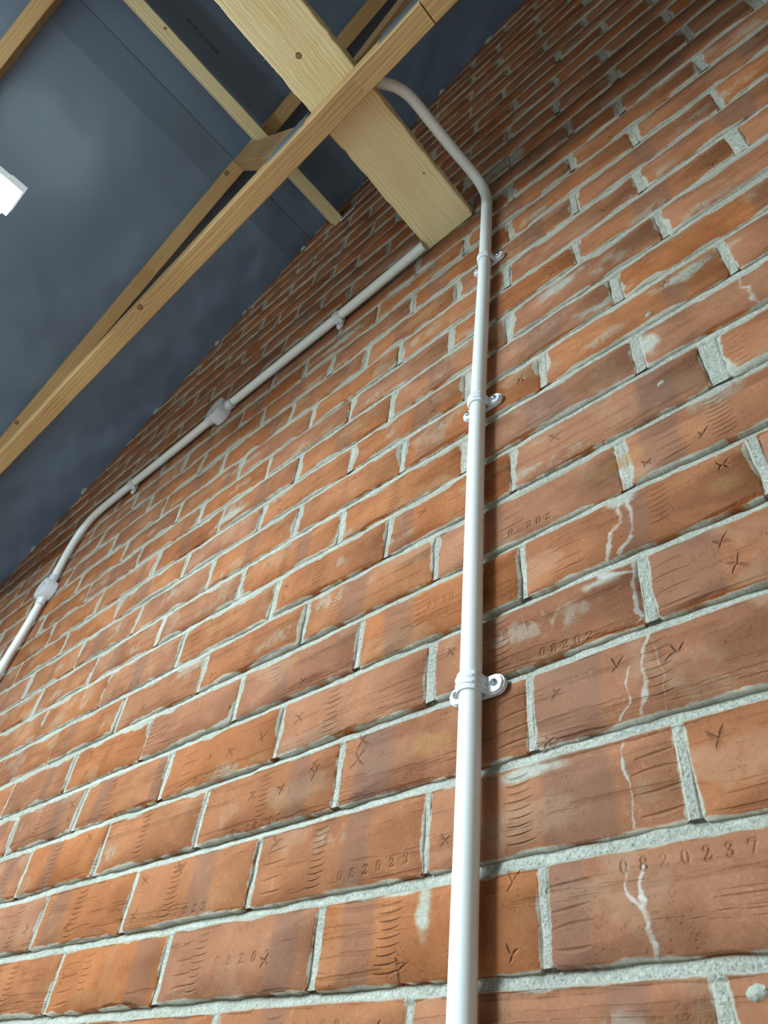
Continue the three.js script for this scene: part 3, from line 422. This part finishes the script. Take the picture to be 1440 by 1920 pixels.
conduit('white conduit between the two round boxes, with a swept bend', [[-0.885, 1.246, ZC], [-1.0, 1.243, ZC], [-1.245, 1.242, ZC], [-1.36, 1.2405, ZC], ...bend([-1.397, 1.239, ZC], [-1.487, 1.236, ZC], [-1.496, 1.13, ZC]), [-1.496, 1.075, ZC], [-1.496, 1.03, ZC]], 110, [-1.25, 1.2, ZC]);
conduit('white conduit running down from the lower round box at the left edge', [[-1.497, 0.945, ZC], [-1.504, 0.872, ZC], [-1.528, 0.755, ZC], [-1.545, 0.6, ZC], [-1.55, 0.2, ZC], [-1.55, -0.6, ZC]], 80, [-1.55, -0.6, ZC]);

// spacer saddle: base, strap with two ribs, two screws; local y runs along the pipe, x across it, z off the wall
function saddleStrap() {
  const path = [], ro = RC + 0.0002, zt = 0.0062, X1 = 0.0285; // centre line of the inner face
  const a0 = Math.asin((zt - ZC) / ro) ;
  for (let i = 0; i <= 8; i++) path.push([-X1 + (X1 - 0.0135) * i / 8, zt]);
  for (let i = 1; i <= 4; i++) { const t = i / 4; path.push([lerp(-0.0135, -ro - 0.0001, 1 - (1 - t) * (1 - t)), zt + (ZC - 0.002 - zt) * t * t]); }
  for (let i = 1; i < 20; i++) { const a = Math.PI + 0.2 - (Math.PI + 0.4) * i / 20; path.push([ro * Math.cos(a), ZC + ro * Math.sin(a)]); }
  const m = path.length; for (let i = 12; i >= 0; i--) path.push([-path[i][0], path[i][1]]);
  const N = path.length, vs = []; for (let k = 0; k <= 14; k++) vs.push(k / 14 * 2 - 1);
  const nor = path.map((p, i) => { const a = path[Math.max(0, i - 1)], b = path[Math.min(N - 1, i + 1)], d = [b[0] - a[0], b[1] - a[1]], l = Math.hypot(...d); return [-d[1] / l, d[0] / l]; });
  const pos = [], idx = [], row = vs.length;
  for (const lay of [0, 1]) for (let i = 0; i < N; i++) for (const v of vs) {
    const ex = Math.max(0, Math.abs(path[i][0]) - (X1 - 0.0082)), hw = Math.abs(path[i][0]) > X1 - 0.0082 ? Math.sqrt(Math.max(0.0000004, 0.0082 ** 2 - ex ** 2)) : lerp(0.0082, 0.0088, clamp((path[i][1] - zt) / 0.01)), on = clamp((0.0165 - Math.abs(path[i][0])) / 0.004);
    const rib = 0.0011 * on * (sst(0.22, 0.04, Math.abs(Math.abs(v) - 0.36))), edge = 0.0006 * Math.pow(Math.abs(v), 6), th = lay ? 0.0021 + rib - edge : 0;
    pos.push(path[i][0] + nor[i][0] * th, v * hw, path[i][1] + nor[i][1] * th);
  }
  const M = N * row; for (let i = 0; i + 1 < N; i++) for (let k = 0; k + 1 < row; k++) { const a = i * row + k, b = a + row; idx.push(a, b + 1, b, a, a + 1, b + 1); idx.push(M + a, M + b, M + b + 1, M + a, M + b + 1, M + a + 1); }
  for (let i = 0; i + 1 < N; i++) for (const k of [0, row - 1]) { const a = i * row + k, b = a + row; idx.push(a, b, M + b, a, M + b, M + a); }
  for (const i of [0, N - 1]) for (let k = 0; k + 1 < row; k++) { const a = i * row + k; idx.push(a, a + 1, M + a + 1, a, M + a + 1, M + a); }
  const g = new THREE.BufferGeometry(); g.setAttribute('position', new THREE.Float32BufferAttribute(pos, 3)); g.setIndex(idx); return toCreasedNormals(g, 0.9);
}
const strapGeo = saddleStrap();
const baseGeo = (() => { const s = new THREE.Shape(), X = 0.0295, r = 0.0086; s.absarc(X - r, 0, r, -Math.PI / 2, Math.PI / 2); s.absarc(-X + r, 0, r, Math.PI / 2, Math.PI * 1.5); s.closePath(); const g = new THREE.ExtrudeGeometry(s, { depth: 0.0036, bevelEnabled: true, bevelSize: 0.0005, bevelThickness: 0.0006, bevelSegments: 2, curveSegments: 20 }); g.translate(0, 0, 0.0018); return toCreasedNormals(g, 0.7); })();
const screwGeo = (() => { const p = [[0, 0.0022], [0.001, 0.0021], [0.0022, 0.0016], [0.0031, 0.0008], [0.0034, 0], [0.0034, -0.002]].map(([x, y]) => new THREE.Vector2(x, y)).reverse(); const h = new THREE.LatheGeometry(p, 20); h.rotateX(Math.PI / 2); return h; })();
const slotGeo = mergeGeometries([0, 1].map((k) => { const g = new THREE.BoxGeometry(0.0036, 0.0007, 0.0006); g.rotateZ(k * Math.PI / 2 + 0.5); g.translate(0, 0, 0.0021); return g; }));
const dark = std({ color: 0x2a2d30, metalness: 0.6, roughness: 0.5 });
function saddle(label, x, y, turn, dz = 0) {
  const t = thing('pipe_saddle', label, 'pipe clip', [x, y, dz], 'white pipe saddles'); t.rotation.z = turn;
  part(t, 'base', baseGeo, pvcClip); part(t, 'strap', strapGeo, pvcClip);
  for (const s of [-1, 1]) { const q = part(t, 'screw', screwGeo, steel); q.position.set(s * 0.0205, 0, 0.0093); const c = new THREE.Mesh(slotGeo, dark); c.name = 'cross_slot'; q.add(c); }
}
saddle('lowest and largest white pipe saddle on the upright conduit', -0.0522, 0.221, 0.0);
saddle('middle white pipe saddle on the upright conduit', -0.0486, 0.628, 0.02);
saddle('topmost white pipe saddle on the upright conduit, just below its bend', -0.0375, 1.005, 0.02);
saddle('white pipe saddle on the level conduit between plank and first round box', -0.43, 1.25, Math.PI / 2);
saddle('white pipe saddle on the level conduit just before its swept bend', -1.235, 1.242, Math.PI / 2);

function roundBox(label, x, y, turn) {
  const t = thing('conduit_box', label, 'junction box', [x, y, 0], 'round conduit boxes'); t.rotation.z = turn;
  const b = new THREE.LatheGeometry([[0, 0.0015], [0.030, 0.0015], [0.0315, 0.003], [0.0315, 0.032], [0.0308, 0.0335], [0.0285, 0.0335], [0.0285, 0.031], [0, 0.031]].map((q) => new THREE.Vector2(...q)), 48); b.rotateX(Math.PI / 2); part(t, 'body', toCreasedNormals(b, 0.5), pvcClip);
  const l = new THREE.LatheGeometry([[0.0279, 0.0312], [0.0279, 0.0338], [0.027, 0.0344], [0, 0.0344]].map((q) => new THREE.Vector2(...q)), 48); l.rotateX(Math.PI / 2); const lid = part(t, 'lid', toCreasedNormals(l, 0.5), pvcClip);
  for (const s of [-1, 1]) { const q = part(lid, 'screw', screwGeo, steel); q.position.set(0, s * 0.0225, 0.0346); }
  for (const s of [-1, 1]) { const c = new THREE.LatheGeometry([[RC, 0.028], [0.0127, 0.028], [0.0127, 0.047], [0.0122, 0.048], [RC, 0.048]].map((q) => new THREE.Vector2(...q)), 32); c.rotateZ(-s * Math.PI / 2); c.translate(0, 0, ZC); part(t, 'spigot', toCreasedNormals(c, 0.5), pvcClip); }
}
roundBox('round white conduit box on the level conduit', -0.8425, 1.2475, 0);
roundBox('round white conduit box on the drop at the left edge, below the swept bend', -1.4965, 0.9875, Math.PI / 2);

// ---------------------------------------------------------------- LED battens fixed under the truss chords
function batten(label, X, Z0, L, w, k) {
  const top = CHORD_Y - 0.0005;
  const t = thing('led_batten_light', label, 'light', [X, top, Z0], 'LED batten lights');
  const ext = (pts, len, z) => { const s = new THREE.Shape(pts.map((q) => new THREE.Vector2(...q))); const g = new THREE.ExtrudeGeometry(s, { depth: len, bevelEnabled: false }); g.translate(0, 0, z); return toCreasedNormals(g, 0.5); };
  const opal = std({ color: 0xf2f6f8, emissive: LAMP, emissiveIntensity: 0.1, roughness: 0.4 });          // thin translucent plastic, light leaks through it
  part(t, 'housing', ext([[-w / 2 + 0.003, 0], [-w / 2, -0.022], [w / 2, -0.022], [w / 2 - 0.003, 0]], L - 0.064, 0.032), opal);
  for (const z of [0, L - 0.032]) part(t, 'end_cap', ext([[-w / 2 + 0.0005, 0], [-w / 2 - 0.0025, -0.0245], [w / 2 + 0.0025, -0.0245], [w / 2 - 0.0005, 0]], 0.032, z), opal);
  const D = []; for (let i = 0; i <= 16; i++) { const a = Math.PI * i / 16; D.push([-(w / 2 - 0.002) * Math.cos(a), -0.0248 - 0.036 * Math.sin(a)]); }
  const glow = std({ color: 0xffffff, emissive: LAMP, emissiveIntensity: GLOW, roughness: 0.4 }); part(t, 'diffuser', ext(D, L - 0.016, 0.008), glow);
  const rect = (wd, ht, inten, pos, look) => { const l = new THREE.RectAreaLight(LAMP, inten, wd, ht); l.name = 'lamp_light'; l.position.set(...pos); t.add(l); const tgt = new THREE.Vector3(...pos).add(new THREE.Vector3(...look)); l.up.set(0, 0, 1); t.updateMatrixWorld(true); l.lookAt(t.localToWorld(tgt)); return l; };
  const zc = L / 2;
  rect(w - 0.014, L - 0.03, LAMP_DOWN * k, [0, -0.0625, zc], [0, -1, 0]);
  for (const s of [-1, 1]) rect(0.032, L - 0.03, LAMP_SIDE * (k > 1 ? 0.3 * k : 1), [s * (w / 2 - 0.001), -0.0500, zc], [s * 0.8, -1, 0]);
  rect(w - 0.01, L - 0.07, LAMP_UP, [0, 0.0012, zc], [0, 1, 0]);                                            // what leaks up through the housing
}
batten('glowing white LED batten light under the dark membrane at the left edge', -0.697, 0.6, 1.2, 0.064, 1);
batten('added wide twin LED batten light, unseen, further into the room', -1.1, 1.95, 1.5, 0.12, 4.6);  // invented out-of-view lamp, strengthened to even the wall light and crisp the shadows
scene.traverse((o) => { if (o.isMesh) { o.castShadow = o.receiveShadow = true; } });
renderer.render(scene, camera);
